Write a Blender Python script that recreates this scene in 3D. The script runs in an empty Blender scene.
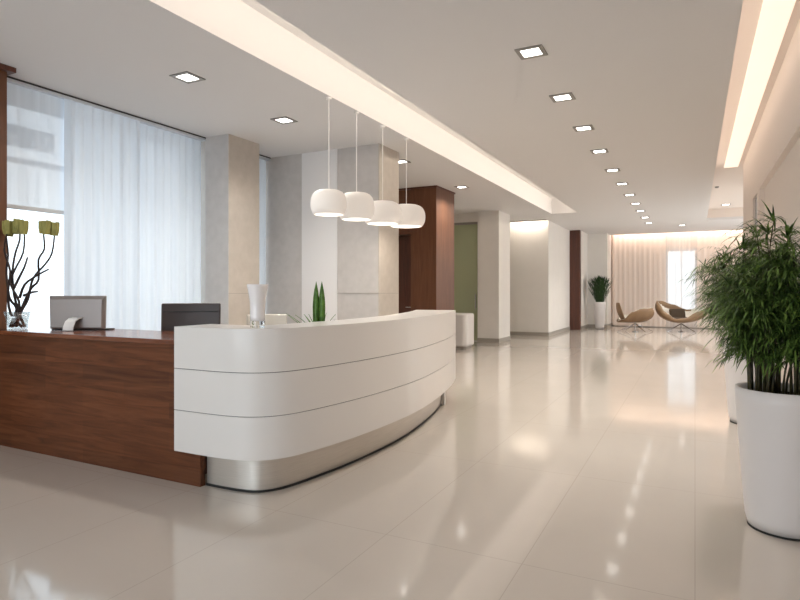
import bpy, bmesh, math, random
from mathutils import Vector, Matrix
random.seed(7)
PI = math.pi
scene = bpy.context.scene
COL = scene.collection

# ------------------------------------------------------------------ camera
EYE = 1.35
cam_data = bpy.data.cameras.new('camera')
cam_data.sensor_width = 36.0
cam_data.lens = 36.0 * 580 / 800
cam_data.shift_y = -10 / 800
cam_data.clip_start = 0.05
cam = bpy.data.objects.new('camera', cam_data)
COL.objects.link(cam)
cam.location = (0, 0, EYE)
cam.rotation_euler = (PI / 2, 0, math.atan(295 / 580))
scene.camera = cam

# ------------------------------------------------------------------ world, exposure
SKY = 2.0
world = bpy.data.worlds.new('world')
scene.world = world
world.use_nodes = True
wn = world.node_tree
wn.nodes.clear()
w_out = wn.nodes.new('ShaderNodeOutputWorld')
w_bg = wn.nodes.new('ShaderNodeBackground')
w_ramp = wn.nodes.new('ShaderNodeValToRGB')
w_sep = wn.nodes.new('ShaderNodeSeparateXYZ')
w_tc = wn.nodes.new('ShaderNodeTexCoord')
w_map = wn.nodes.new('ShaderNodeMapRange')
w_map.inputs['From Min'].default_value = -0.4
w_map.inputs['From Max'].default_value = 0.6
wn.links.new(w_tc.outputs['Generated'], w_sep.inputs[0])
wn.links.new(w_sep.outputs['Z'], w_map.inputs['Value'])
wn.links.new(w_map.outputs[0], w_ramp.inputs[0])
w_ramp.color_ramp.elements[0].color = (0.62, 0.66, 0.70, 1)
w_ramp.color_ramp.elements[1].color = (0.72, 0.86, 1.0, 1)
e = w_ramp.color_ramp.elements.new(0.45)
e.color = (0.90, 0.96, 1.0, 1)
wn.links.new(w_ramp.outputs[0], w_bg.inputs[0])
w_bg.inputs[1].default_value = SKY
wn.links.new(w_bg.outputs[0], w_out.inputs[0])

vs = scene.view_settings
vs.view_transform = 'Standard'
vs.look = 'None'
vs.gamma = 1
vs.use_curve_mapping = False
vs.exposure = 0.2
try:
    scene.cycles.use_denoising = True
    scene.cycles.max_bounces = 10
    scene.cycles.diffuse_bounces = 6
    scene.cycles.transparent_max_bounces = 12
    scene.cycles.sample_clamp_indirect = 6
except Exception:
    pass

# light powers
P_SLOT = 42
P_DOWN = 15
E_COVE = 0.74
WARM = (1.0, 0.88, 0.74)
PEACH = (1.0, 0.80, 0.66)


def area(name, loc, sx, sy, power, color, rot=(0, 0, 0), parent=None, spread=PI):
    l = bpy.data.lights.new(name, 'AREA')
    l.shape = 'RECTANGLE'
    l.size, l.size_y = sx, sy
    l.energy = power
    l.color = color
    l.spread = spread
    o = bpy.data.objects.new(name, l)
    COL.objects.link(o)
    o.location = loc
    o.rotation_euler = rot
    if parent:
        o.parent = parent
    return o


def portal(name, loc, sx, sy, rot):
    o = area(name, loc, sx, sy, 1, (1, 1, 1), rot)
    o.data.cycles.is_portal = True
    return o


# daylight portals in the window openings
portal('daylight_portal', (-6.12, 4.2, 1.7), 3.3, 3.2, (0, -PI / 2, 0))
portal('daylight_portal', (-6.12, 6.65, 1.7), 3.3, 0.7, (0, -PI / 2, 0))
area('added_back_daylight', (-2.9, -3.35, 1.7), 4.6, 2.75, 112, (0.90, 0.95, 1.0), (PI / 2, 0, 0))  # lamp outside the added back window, lights the counter front
area('added_side_daylight', (3.3, 18.0, 1.68), 2.7, 6.9, 105, (1.0, 0.91, 0.82), (0, PI / 2, 0))  # lamp outside the added side window, brightens the lounge
portal('daylight_portal', (-0.44, 23.4, 1.7), 1.0, 2.2, (-PI / 2, 0, 0))


# ------------------------------------------------------------------ materials
def mat(name, color, rough=0.5, metal=0.0, spec=0.5, emit=None, estr=0.0, coat=0.0, noise=None, bump=None, trans=0.0, ior=1.45, sss=0.0):
    m = bpy.data.materials.new(name)
    m.use_nodes = True
    nt = m.node_tree
    b = nt.nodes['Principled BSDF']
    b.inputs['Base Color'].default_value = (*color, 1)
    b.inputs['Roughness'].default_value = rough
    b.inputs['Metallic'].default_value = metal
    b.inputs['Specular IOR Level'].default_value = spec
    b.inputs['Coat Weight'].default_value = coat
    b.inputs['Transmission Weight'].default_value = trans
    b.inputs['IOR'].default_value = ior
    if emit:
        b.inputs['Emission Color'].default_value = (*emit, 1)
        b.inputs['Emission Strength'].default_value = estr
    if noise or bump:
        tc = nt.nodes.new('ShaderNodeTexCoord')
        mp = nt.nodes.new('ShaderNodeMapping')
        n = nt.nodes.new('ShaderNodeTexNoise')
        nt.links.new(tc.outputs['Object'], mp.inputs[0])
        nt.links.new(mp.outputs[0], n.inputs['Vector'])
        sc_, amt, scale3 = noise if noise else (bump[0], 0, (1, 1, 1))
        mp.inputs['Scale'].default_value = scale3
        n.inputs['Scale'].default_value = sc_
        n.inputs['Detail'].default_value = 5
        if amt:
            r = nt.nodes.new('ShaderNodeValToRGB')
            r.color_ramp.elements[0].position = 0.3
            r.color_ramp.elements[1].position = 0.7
            r.color_ramp.elements[0].color = (*[c * (1 - amt) for c in color], 1)
            r.color_ramp.elements[1].color = (*[min(1, c * (1 + amt)) for c in color], 1)
            nt.links.new(n.outputs['Fac'], r.inputs[0])
            nt.links.new(r.outputs[0], b.inputs['Base Color'])
        if bump:
            n2 = nt.nodes.new('ShaderNodeTexNoise')
            n2.inputs['Scale'].default_value = bump[0]
            n2.inputs['Detail'].default_value = 4
            nt.links.new(tc.outputs['Object'], n2.inputs['Vector'])
            bp = nt.nodes.new('ShaderNodeBump')
            bp.inputs['Strength'].default_value = bump[1]
            bp.inputs['Distance'].default_value = 0.01
            nt.links.new(n2.outputs['Fac'], bp.inputs['Height'])
            nt.links.new(bp.outputs[0], b.inputs['Normal'])
    return m


def wood(name, dark, mid, light, axis='x', rough=0.35, plank=0.0):
    m = bpy.data.materials.new(name)
    m.use_nodes = True
    nt = m.node_tree
    b = nt.nodes['Principled BSDF']
    tc = nt.nodes.new('ShaderNodeTexCoord')
    mp = nt.nodes.new('ShaderNodeMapping')
    s = {'x': (0.5, 7, 7), 'z': (7, 7, 0.45)}[axis]
    mp.inputs['Scale'].default_value = s
    nt.links.new(tc.outputs['Object'], mp.inputs[0])
    n = nt.nodes.new('ShaderNodeTexNoise')
    n.inputs['Scale'].default_value = 2.6
    n.inputs['Detail'].default_value = 9
    n.inputs['Roughness'].default_value = 0.62
    n.inputs['Distortion'].default_value = 1.1
    nt.links.new(mp.outputs[0], n.inputs['Vector'])
    r = nt.nodes.new('ShaderNodeValToRGB')
    r.color_ramp.elements[0].position = 0.28
    r.color_ramp.elements[1].position = 0.72
    r.color_ramp.elements[0].color = (*dark, 1)
    r.color_ramp.elements[1].color = (*light, 1)
    e = r.color_ramp.elements.new(0.5)
    e.color = (*mid, 1)
    nt.links.new(n.outputs['Fac'], r.inputs[0])
    out = r.outputs[0]
    if plank:
        mp2 = nt.nodes.new('ShaderNodeMapping')
        mp2.inputs['Rotation'].default_value = (PI / 2, 0, 0)
        nt.links.new(tc.outputs['Object'], mp2.inputs[0])
        br = nt.nodes.new('ShaderNodeTexBrick')
        br.inputs['Scale'].default_value = 1
        br.inputs['Brick Width'].default_value = 0.95
        br.inputs['Row Height'].default_value = plank
        br.inputs['Mortar Size'].default_value = 0
        br.inputs['Color1'].default_value = (0.80, 0.80, 0.80, 1)
        br.inputs['Color2'].default_value = (1.12, 1.10, 1.05, 1)
        nt.links.new(mp2.outputs[0], br.inputs['Vector'])
        mx = nt.nodes.new('ShaderNodeMix')
        mx.data_type = 'RGBA'
        mx.blend_type = 'MULTIPLY'
        mx.inputs[0].default_value = 1
        nt.links.new(out, mx.inputs[6])
        nt.links.new(br.outputs['Color'], mx.inputs[7])
        out = mx.outputs[2]
    nt.links.new(out, b.inputs['Base Color'])
    b.inputs['Roughness'].default_value = rough
    return m


def floor_mat():
    m = bpy.data.materials.new('polished_cream_tile')
    m.use_nodes = True
    nt = m.node_tree
    b = nt.nodes['Principled BSDF']
    tc = nt.nodes.new('ShaderNodeTexCoord')
    sp = nt.nodes.new('ShaderNodeSeparateXYZ')
    nt.links.new(tc.outputs['Object'], sp.inputs[0])

    def M(op, a, bb=None):
        nd = nt.nodes.new('ShaderNodeMath')
        nd.operation = op
        for i, v in enumerate((a, bb)):
            if v is None:
                continue
            if isinstance(v, (int, float)):
                nd.inputs[i].default_value = v
            else:
                nt.links.new(v, nd.inputs[i])
        return nd.outputs[0]

    def joint(sock, off, size):
        t = M('DIVIDE', M('ADD', sock, off), size)
        f = M('ABSOLUTE', M('SUBTRACT', M('FRACT', t), 0.5))
        return M('GREATER_THAN', f, 0.5 - 0.0022 / size)
    g = M('MAXIMUM', joint(sp.outputs['X'], 100 * 0.76, 0.76), joint(sp.outputs['Y'], 100 * 1.52 - 2.82, 1.52))
    n = nt.nodes.new('ShaderNodeTexNoise')
    n.inputs['Scale'].default_value = 1.3
    n.inputs['Detail'].default_value = 4
    nt.links.new(tc.outputs['Object'], n.inputs['Vector'])
    r = nt.nodes.new('ShaderNodeValToRGB')
    r.color_ramp.elements[0].color = (0.53, 0.478, 0.425, 1)
    r.color_ramp.elements[1].color = (0.58, 0.525, 0.47, 1)
    nt.links.new(n.outputs['Fac'], r.inputs[0])
    mx = nt.nodes.new('ShaderNodeMix')
    mx.data_type = 'RGBA'
    nt.links.new(g, mx.inputs[0])
    nt.links.new(r.outputs[0], mx.inputs[6])
    mx.inputs[7].default_value = (0.46, 0.41, 0.36, 1)
    nt.links.new(mx.outputs[2], b.inputs['Base Color'])
    b.inputs['Roughness'].default_value = 0.085
    b.inputs['Specular IOR Level'].default_value = 1.0
    return m


def stone(name, c, c2):
    m = mat(name, c, 0.75, bump=(90, 0.12))
    nt = m.node_tree
    b = nt.nodes['Principled BSDF']
    tc = nt.nodes.new('ShaderNodeTexCoord')
    n = nt.nodes.new('ShaderNodeTexNoise')
    n.inputs['Scale'].default_value = 9
    n.inputs['Detail'].default_value = 8
    nt.links.new(tc.outputs['Object'], n.inputs['Vector'])
    r = nt.nodes.new('ShaderNodeValToRGB')
    r.color_ramp.elements[0].position = 0.3
    r.color_ramp.elements[1].position = 0.75
    r.color_ramp.elements[0].color = (*c2, 1)
    r.color_ramp.elements[1].color = (*c, 1)
    nt.links.new(n.outputs['Fac'], r.inputs[0])
    nt.links.new(r.outputs[0], b.inputs['Base Color'])
    return m


def sheer(name, col, transp, transl):
    m = bpy.data.materials.new(name)
    m.use_nodes = True
    nt = m.node_tree
    nt.nodes.clear()
    out = nt.nodes.new('ShaderNodeOutputMaterial')
    tr = nt.nodes.new('ShaderNodeBsdfTransparent')
    tl = nt.nodes.new('ShaderNodeBsdfTranslucent')
    df = nt.nodes.new('ShaderNodeBsdfDiffuse')
    tl.inputs[0].default_value = (*col, 1)
    df.inputs[0].default_value = (*col, 1)
    a = nt.nodes.new('ShaderNodeMixShader')
    a.inputs[0].default_value = transl
    nt.links.new(df.outputs[0], a.inputs[1])
    nt.links.new(tl.outputs[0], a.inputs[2])
    b = nt.nodes.new('ShaderNodeMixShader')
    # woven threads: fine vertical variation of the openness
    tc = nt.nodes.new('ShaderNodeTexCoord')
    mp = nt.nodes.new('ShaderNodeMapping')
    mp.inputs['Scale'].default_value = (14, 14, 0.3)
    n = nt.nodes.new('ShaderNodeTexNoise')
    n.inputs['Scale'].default_value = 1.0
    n.inputs['Detail'].default_value = 3
    nt.links.new(tc.outputs['Object'], mp.inputs[0])
    nt.links.new(mp.outputs[0], n.inputs['Vector'])
    mr = nt.nodes.new('ShaderNodeMapRange')
    mr.inputs['From Min'].default_value = 0.3
    mr.inputs['From Max'].default_value = 0.7
    mr.inputs['To Min'].default_value = transp * 0.6
    mr.inputs['To Max'].default_value = min(1, transp * 1.4)
    nt.links.new(n.outputs['Fac'], mr.inputs['Value'])
    nt.links.new(mr.outputs[0], b.inputs[0])
    nt.links.new(a.outputs[0], b.inputs[1])
    nt.links.new(tr.outputs[0], b.inputs[2])
    nt.links.new(b.outputs[0], out.inputs[0])
    return m


def thin_glass(name, tint=(0.97, 0.99, 1.0), rough=0.02, fac=0.08):
    m = bpy.data.materials.new(name)
    m.use_nodes = True
    nt = m.node_tree
    nt.nodes.clear()
    out = nt.nodes.new('ShaderNodeOutputMaterial')
    tr = nt.nodes.new('ShaderNodeBsdfTransparent')
    tr.inputs[0].default_value = (*tint, 1)
    gl = nt.nodes.new('ShaderNodeBsdfGlossy')
    gl.inputs['Roughness'].default_value = rough
    mx = nt.nodes.new('ShaderNodeMixShader')
    mx.inputs[0].default_value = fac
    nt.links.new(tr.outputs[0], mx.inputs[1])
    nt.links.new(gl.outputs[0], mx.inputs[2])
    nt.links.new(mx.outputs[0], out.inputs[0])
    return m


def leaf_mat(name, c1, c2, rough=0.45):
    m = mat(name, c1, rough)
    nt = m.node_tree
    b = nt.nodes['Principled BSDF']
    tc = nt.nodes.new('ShaderNodeTexCoord')
    n = nt.nodes.new('ShaderNodeTexNoise')
    n.inputs['Scale'].default_value = 22
    nt.links.new(tc.outputs['Object'], n.inputs['Vector'])
    r = nt.nodes.new('ShaderNodeValToRGB')
    r.color_ramp.elements[0].position = 0.35
    r.color_ramp.elements[1].position = 0.68
    r.color_ramp.elements[0].color = (*c1, 1)
    r.color_ramp.elements[1].color = (*c2, 1)
    nt.links.new(n.outputs['Fac'], r.inputs[0])
    nt.links.new(r.outputs[0], b.inputs['Base Color'])
    return m


M_FLOOR = floor_mat()
M_CEIL = mat('ceiling_paint', (0.70, 0.685, 0.68), 0.9)
M_WHITE = mat('white_wall_paint', (0.76, 0.73, 0.69), 0.8, noise=(3, 0.015, (1, 1, 1)))
M_PEACH = mat('warm_white_paint', (0.78, 0.70, 0.64), 0.85)
M_STONE = stone('beige_stone', (0.55, 0.50, 0.45), (0.49, 0.445, 0.395))
M_STONEG = stone('grey_stone', (0.56, 0.53, 0.51), (0.50, 0.475, 0.455))
M_BAND = mat('pale_pier_band', (0.78, 0.77, 0.77), 0.8)
M_BASE = mat('grey_skirting', (0.36, 0.33, 0.29), 0.5)
M_WOODH = wood('walnut_horizontal', (0.060, 0.020, 0.008), (0.125, 0.042, 0.017), (0.175, 0.066, 0.029), 'x', 0.45, plank=0.11)
M_WOODH.node_tree.nodes['Principled BSDF'].inputs['Specular IOR Level'].default_value = 0.25
M_WOODT = wood('walnut_top', (0.10, 0.03, 0.014), (0.17, 0.055, 0.024), (0.23, 0.08, 0.035), 'x', 0.18)
M_WOODV = wood('walnut_vertical', (0.10, 0.036, 0.015), (0.135, 0.051, 0.022), (0.175, 0.070, 0.033), 'z', 0.36)
M_DARKWOOD = wood('dark_walnut_vertical', (0.06, 0.018, 0.010), (0.09, 0.027, 0.014), (0.12, 0.038, 0.019), 'z', 0.4)
M_LACQ = mat('white_lacquer', (0.74, 0.715, 0.69), 0.28, coat=0.2, noise=(1.5, 0.01, (1, 1, 1)))
M_CORE = mat('dark_gap', (0.10, 0.095, 0.09), 0.7)
M_STEEL = mat('brushed_steel', (0.62, 0.58, 0.53), 0.45, metal=0.85, noise=(6, 0.05, (1, 1, 30)))
M_BLACK = mat('black_rubber', (0.012, 0.012, 0.012), 0.5)
M_CHROME = mat('chrome', (0.55, 0.55, 0.56), 0.15, metal=1)
M_ALU = mat('grey_aluminium', (0.30, 0.285, 0.265), 0.4, metal=0.6)
M_FRAMEW = mat('window_frame_white', (0.62, 0.66, 0.70), 0.5)
M_TRACK = mat('dark_track', (0.05, 0.045, 0.05), 0.5)
M_SHEER = sheer('sheer_voile', (0.82, 0.90, 0.985), 0.05, 0.17)
M_SHADE = sheer('screen_shade', (0.82, 0.90, 0.985), 0.14, 0.14)
M_SHEERP = sheer('warm_voile', (0.90, 0.79, 0.71), 0.05, 0.15)
M_SHEERW = sheer('thin_warm_voile', (0.90, 0.84, 0.80), 0.26, 0.4)
M_GLASS = thin_glass('window_glass')
M_GREENGL = mat('green_frosted_glass', (0.42, 0.46, 0.29), 0.22, coat=0.3)
M_PANE = mat('grey_glass', (0.33, 0.31, 0.30), 0.12)
M_POT = mat('white_pot', (0.72, 0.69, 0.68), 0.35, noise=(2, 0.01, (1, 1, 1)))
M_SOIL = mat('soil', (0.035, 0.024, 0.016), 0.95, noise=(30, 0.4, (1, 1, 1)), bump=(60, 0.8))
M_LEAF = leaf_mat('feathery_leaf', (0.014, 0.040, 0.005), (0.17, 0.28, 0.055), 0.55)  # bright end of the mottling carries sunlit highlights in the leaf colour
M_STEM = leaf_mat('cane_stem', (0.035, 0.030, 0.012), (0.085, 0.07, 0.03))
M_LEAFD = leaf_mat('dark_leaf', (0.012, 0.035, 0.008), (0.03, 0.075, 0.016))
M_SUCC = leaf_mat('succulent_leaf', (0.045, 0.12, 0.015), (0.11, 0.24, 0.035), 0.35)
M_TAN = mat('tan_leather', (0.215, 0.128, 0.066), 0.5, noise=(5, 0.06, (1, 1, 1)))
M_CREAM = mat('cream_fabric', (0.72, 0.68, 0.61), 0.8)
M_CUSH = mat('dark_brown_cushion', (0.055, 0.034, 0.018), 0.8)
M_LEATHER = mat('dark_brown_leather', (0.045, 0.031, 0.029), 0.38, bump=(120, 0.25))
M_SILVER = mat('silver_plastic', (0.30, 0.27, 0.26), 0.35, metal=0.5, noise=(2, 0.02, (1, 1, 1)))
M_WHITEPL = mat('white_plastic', (0.75, 0.74, 0.73), 0.35)
M_SCREEN = mat('black_screen', (0.01, 0.01, 0.012), 0.12)
M_BRANCH = mat('dark_branch', (0.028, 0.016, 0.014), 0.7, bump=(80, 0.5))
M_BLOOM = mat('green_bloom', (0.30, 0.28, 0.085), 0.7, noise=(40, 0.25, (1, 1, 0.3)))
M_CLEAR = mat('clear_glass', (0.95, 0.97, 0.97), 0.02, trans=1.0, ior=1.45)
M_CLEARTHIN = thin_glass('thin_clear_glass', (0.88, 0.9, 0.9), 0.03, 0.18)
M_OPAL = mat('opal_vase_glass', (0.82, 0.79, 0.79), 0.10, coat=0.5)
M_LAMP = mat('opal_lamp_shade', (0.80, 0.76, 0.72), 0.5, emit=(1.0, 0.92, 0.84), estr=0.16)
M_LAMPB = mat('lit_lamp_diffuser', (0.9, 0.9, 0.88), 0.5, emit=(1.0, 0.93, 0.84), estr=1.6)
M_DOWN = mat('lit_downlight_lens', (0.9, 0.9, 0.9), 0.4, emit=(1.0, 0.97, 0.92), estr=6.0)
M_COVE = mat('lit_cove_diffuser', (0.5, 0.45, 0.4), 0.5, emit=(1.0, 0.84, 0.70), estr=E_COVE)
M_STRIP = mat('lit_led_strip', (0.9, 0.85, 0.8), 0.5, emit=WARM, estr=4)
M_CORD = mat('white_cord', (0.8, 0.78, 0.75), 0.5)
M_WALLOUT = mat('outside_render', (0.80, 0.81, 0.83), 0.9)


# ------------------------------------------------------------------ mesh helpers
def B():
    return bmesh.new()


def box(bm, x0, x1, y0, y1, z0, z1):
    v = [bm.verts.new(p) for p in ((x0, y0, z0), (x1, y0, z0), (x1, y1, z0), (x0, y1, z0),
                                   (x0, y0, z1), (x1, y0, z1), (x1, y1, z1), (x0, y1, z1))]
    for f in ((3, 2, 1, 0), (4, 5, 6, 7), (0, 1, 5, 4), (1, 2, 6, 5), (2, 3, 7, 6), (3, 0, 4, 7)):
        bm.faces.new([v[i] for i in f])
    return v


def prism(bm, pts, z0, z1):
    a = [bm.verts.new((x, y, z0)) for x, y in pts]
    b = [bm.verts.new((x, y, z1)) for x, y in pts]
    n = len(pts)
    bm.faces.new(list(reversed(a)))
    bm.faces.new(b)
    for i in range(n):
        bm.faces.new([a[i], a[(i + 1) % n], b[(i + 1) % n], b[i]])


def band(bm, outer, inner, z0, z1):
    """ribbon solid between two open paths with equal point counts"""
    n = len(outer)
    rows = []
    for i in range(n):
        o, q = outer[i], inner[i]
        rows.append([bm.verts.new((o[0], o[1], z0)), bm.verts.new((o[0], o[1], z1)),
                     bm.verts.new((q[0], q[1], z1)), bm.verts.new((q[0], q[1], z0))])
    for i in range(n - 1):
        a, b = rows[i], rows[i + 1]
        for k in range(4):
            bm.faces.new([a[k], b[k], b[(k + 1) % 4], a[(k + 1) % 4]])
    bm.faces.new(rows[0])
    bm.faces.new(list(reversed(rows[-1])))


def lathe(bm, prof, seg=32, c=(0, 0, 0), cap=True):
    rings = []
    for r, z in prof:
        rings.append([bm.verts.new((c[0] + r * math.cos(2 * PI * k / seg), c[1] + r * math.sin(2 * PI * k / seg), c[2] + z)) for k in range(seg)])
    for a, b in zip(rings, rings[1:]):
        for k in range(seg):
            bm.faces.new([a[k], a[(k + 1) % seg], b[(k + 1) % seg], b[k]])
    if cap:
        bm.faces.new(list(reversed(rings[0])))
        bm.faces.new(rings[-1])


def tube(bm, pts, rad, seg=8):
    pts = [Vector(p) for p in pts]
    n = len(pts)
    if not isinstance(rad, (list, tuple)):
        rad = [rad] * n
    rings = []
    a = None
    for i in range(n):
        t = (pts[min(i + 1, n - 1)] - pts[max(i - 1, 0)]).normalized()
        if a is None:
            up = Vector((0, 0, 1)) if abs(t.z) < 0.9 else Vector((1, 0, 0))
            a = t.cross(up).normalized()
        else:
            a = (a - t * a.dot(t)).normalized()
        b = t.cross(a).normalized()
        rings.append([bm.verts.new(pts[i] + rad[i] * (a * math.cos(2 * PI * k / seg) + b * math.sin(2 * PI * k / seg))) for k in range(seg)])
    for a, b in zip(rings, rings[1:]):
        for k in range(seg):
            bm.faces.new([a[k], a[(k + 1) % seg], b[(k + 1) % seg], b[k]])
    bm.faces.new(list(reversed(rings[0])))
    bm.faces.new(rings[-1])


def obj(name, bm, m, parent=None, smooth=False, bevel=0.0, seg=2, loc=None, rot=None, solid=0.0, subsurf=0):
    bmesh.ops.recalc_face_normals(bm, faces=bm.faces)
    me = bpy.data.meshes.new(name)
    bm.to_mesh(me)
    bm.free()
    if smooth:
        for p in me.polygons:
            p.use_smooth = True
    me.materials.append(m)
    o = bpy.data.objects.new(name, me)
    COL.objects.link(o)
    if parent:
        o.parent = parent
    if loc:
        o.location = loc
    if rot:
        o.rotation_euler = rot
    if solid:
        md = o.modifiers.new('solid', 'SOLIDIFY')
        md.thickness = solid
        md.offset = 0
    if subsurf:
        md = o.modifiers.new('sub', 'SUBSURF')
        md.levels = md.render_levels = subsurf
    if bevel:
        md = o.modifiers.new('bevel', 'BEVEL')
        md.width = bevel
        md.segments = seg
        md.limit_method = 'ANGLE'
        md.angle_limit = math.radians(40)
    return o


def auto_smooth(o, ang=35):
    me = o.data
    bm = bmesh.new()
    bm.from_mesh(me)
    for ed in bm.edges:
        if len(ed.link_faces) == 2 and ed.calc_face_angle(0) > math.radians(ang):
            ed.smooth = False
    for f in bm.faces:
        f.smooth = True
    bm.to_mesh(me)
    bm.free()


def struct(name, bm, m, parent=None, **k):
    o = obj(name, bm, m, parent, **k)
    if not parent:
        o['kind'] = 'structure'
    return o


def thing(name, label, cat, loc=(0, 0, 0), rotz=0, group=None):
    o = bpy.data.objects.new(name, None)
    COL.objects.link(o)
    o.empty_display_size = 0.1
    o.location = loc
    o.rotation_euler = (0, 0, rotz)
    o['label'] = label
    o['category'] = cat
    if group:
        o['group'] = group
    return o


def tag(o, label, cat, group=None):
    o['label'] = label
    o['category'] = cat
    if group:
        o['group'] = group
    return o


def dup(root, loc, rotz=None, label=None, scale=None):
    r = root.copy()
    COL.objects.link(r)
    r.location = loc
    if rotz is not None:
        r.rotation_euler = (0, 0, rotz)
    if scale:
        r.scale = scale
    if label:
        r['label'] = label
    for ch in list(root.children):
        c = ch.copy()
        COL.objects.link(c)
        c.parent = r
        for g in list(ch.children):
            d = g.copy()
            COL.objects.link(d)
            d.parent = c
    return r


def sbox(name, m, *a, **k):
    bm = B()
    box(bm, *a)
    return struct(name, bm, m, **k)


# ------------------------------------------------------------------ room shell
H = 3.375        # ceiling
HR = 3.68        # recess ceiling
XL = -6.15       # glass line on the left
YB = -3.0        # wall behind the camera
YF = 23.0        # far wall

sbox('floor', M_FLOOR, -6.5, 3.2, YB - 0.2, YF + 0.6, -0.1, 0.0)

# ceiling: slabs around the light slot and around the right recess
SX0, SX1, SY0, SY1 = -3.40, -2.74, -1.0, 15.6
CX = 0.30        # edge of the right recess
RY0, RY1 = -2.4, 19.0
bm = B()
CT = H + 0.06
ST0 = 3.70
FP = 22.62       # the pocket above the lounge curtains starts here
box(bm, -6.5, SX0, YB - 0.2, 16.70, H, CT)
box(bm, -6.5, -5.0, 16.70, 17.0, H, CT)
box(bm, -3.82, SX0, 16.70, 17.0, H, CT)
box(bm, -6.5, SX0, 17.0, FP, H, CT)
box(bm, SX0, SX1, YB - 0.2, SY0, H, CT)
box(bm, SX0, SX1, SY1, FP, H, CT)
box(bm, SX1, CX, YB - 0.2, FP, H, CT)
box(bm, -5.04, -3.78, 16.66, 16.70, CT, ST0)
box(bm, -5.04, -5.0, 16.70, 17.0, CT, ST0)
box(bm, -3.82, -3.78, 16.70, 17.0, CT, ST0)
box(bm, -5.04, -3.78, 16.66, 17.04, ST0, ST0 + 0.04)
box(bm, -6.5, 3.2, FP - 0.04, FP, CT, ST0)
box(bm, -6.5, 3.2, FP - 0.04, YF + 0.6, ST0, ST0 + 0.04)
box(bm, CX, 3.2, YB - 0.2, RY0, H, CT)
box(bm, CX, 3.2, RY1, FP, H, CT)
# slot recess shell
ST = 3.78
box(bm, SX0 - 0.04, SX0, SY0 - 0.04, SY1 + 0.04, CT, ST)
box(bm, SX1 + 0.10, SX1 + 0.14, SY0 - 0.04, SY1 + 0.04, CT, ST)
box(bm, SX0 - 0.04, SX1 + 0.14, SY0 - 0.04, SY0, CT, ST)
box(bm, SX0 - 0.04, SX1 + 0.14, SY1, SY1 + 0.04, CT, ST)
box(bm, SX0 - 0.04, SX1 + 0.14, SY0 - 0.04, SY1 + 0.04, ST, ST + 0.05)
struct('ceiling', bm, M_CEIL)

# right recess over the wall and the lounge
bm = B()
box(bm, CX - 0.04, 3.2, RY0 - 0.04, RY1 + 0.04, HR, HR + 0.05)
box(bm, CX - 0.04, CX, RY0 - 0.04, RY1 + 0.04, CT, HR)
box(bm, CX, 3.2, RY1, RY1 + 0.04, CT, HR)
box(bm, CX, 3.2, RY0 - 0.04, RY0, CT, HR)
struct('ceiling_recess', bm, M_PEACH)

# left wall: solid parts round the glazing
WT = 0.2
bm = B()
box(bm, XL - WT, XL, YB - 0.2, 2.55, 0, H)
box(bm, XL - WT, XL, 5.75, 6.25, 0, H)
box(bm, XL - WT, XL, 7.05, 15.0, 0, H)
box(bm, XL - WT, XL, 2.55, 7.05, 3.30, H)
box(bm, XL - WT, XL, 2.55, 7.05, 0, 0.12)
struct('wall_left', bm, M_WHITE)
bm = B()
box(bm, -6.35, -5.2, YB - 0.2, YB, 0, HR)
box(bm, -0.6, 1.06, YB - 0.2, YB, 0, HR)
box(bm, -5.2, -0.6, YB - 0.2, YB, 0, 0.3)
box(bm, -5.2, -0.6, YB - 0.2, YB, 3.05, HR)
struct('wall_back', bm, M_WHITE)

# right wall: header band above a shallow recessed lower wall with two reveals
WX = 0.80
bm = B()
LINE = 2.76
box(bm, WX, WX + 0.26, YB, 12.5, LINE, HR)
box(bm, WX + 0.06, WX + 0.26, YB, 9.47, 0, LINE)
box(bm, WX, WX + 0.26, 9.47, 9.78, 0, LINE)
box(bm, WX + 0.05, WX + 0.26, 9.78, 10.5, 0, LINE)
box(bm, WX, WX + 0.26, 10.5, 12.5, 0, LINE)
box(bm, WX + 0.26, 3.0, 12.3, 12.5, 0, HR)
box(bm, 3.0, 3.2, 12.3, 14.5, 0, HR)
box(bm, 3.0, 3.2, 21.5, YF + 0.6, 0, HR)
box(bm, 3.0, 3.2, 14.5, 21.5, 0, 0.3)
box(bm, 3.0, 3.2, 14.5, 21.5, 3.05, HR)
struct('wall_right', bm, M_PEACH)
# glazed door in the narrow reveal
bm = B()
box(bm, WX + 0.025, WX + 0.05, 9.80, 10.48, 0.0, LINE - 0.02)
d = struct('door_2', bm, M_PANE)
bm = B()
tube(bm, [(WX - 0.01, 9.92, 0.95), (WX - 0.01, 9.92, 1.25)], 0.01)
box(bm, WX - 0.01, WX + 0.03, 9.91, 9.93, 0.97, 0.99)
box(bm, WX - 0.01, WX + 0.03, 9.91, 9.93, 1.21, 1.23)
obj('door_handle', bm, M_CHROME, d)

# ------------------------------------------------------------------ piers, columns, side walls
def pier(name, m, x0, x1, y0, y1, base=True, z1=H):
    o = sbox(name, m, x0, x1, y0, y1, 0, z1)
    return o


bm = B()
box(bm, -5.80, -5.39, 5.70, 6.29, 0, H)
box(bm, -6.15, -5.80, 5.78, 6.22, 0, H)
c = struct('wall_column', bm, M_STONE)
for zz in (1.30,):
    bm = B()
    box(bm, -5.802, -5.3885, 5.6985, 6.292, zz, zz + 0.006)
    obj('panel_joint', bm, M_BASE, c)
bm = B()
box(bm, -5.80, -5.391, 5.694, 5.70, 0, H)
obj('toned_stone_facing', bm, M_STONEG, c)  # window light put into the colour: this face is tinted grey
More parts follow.
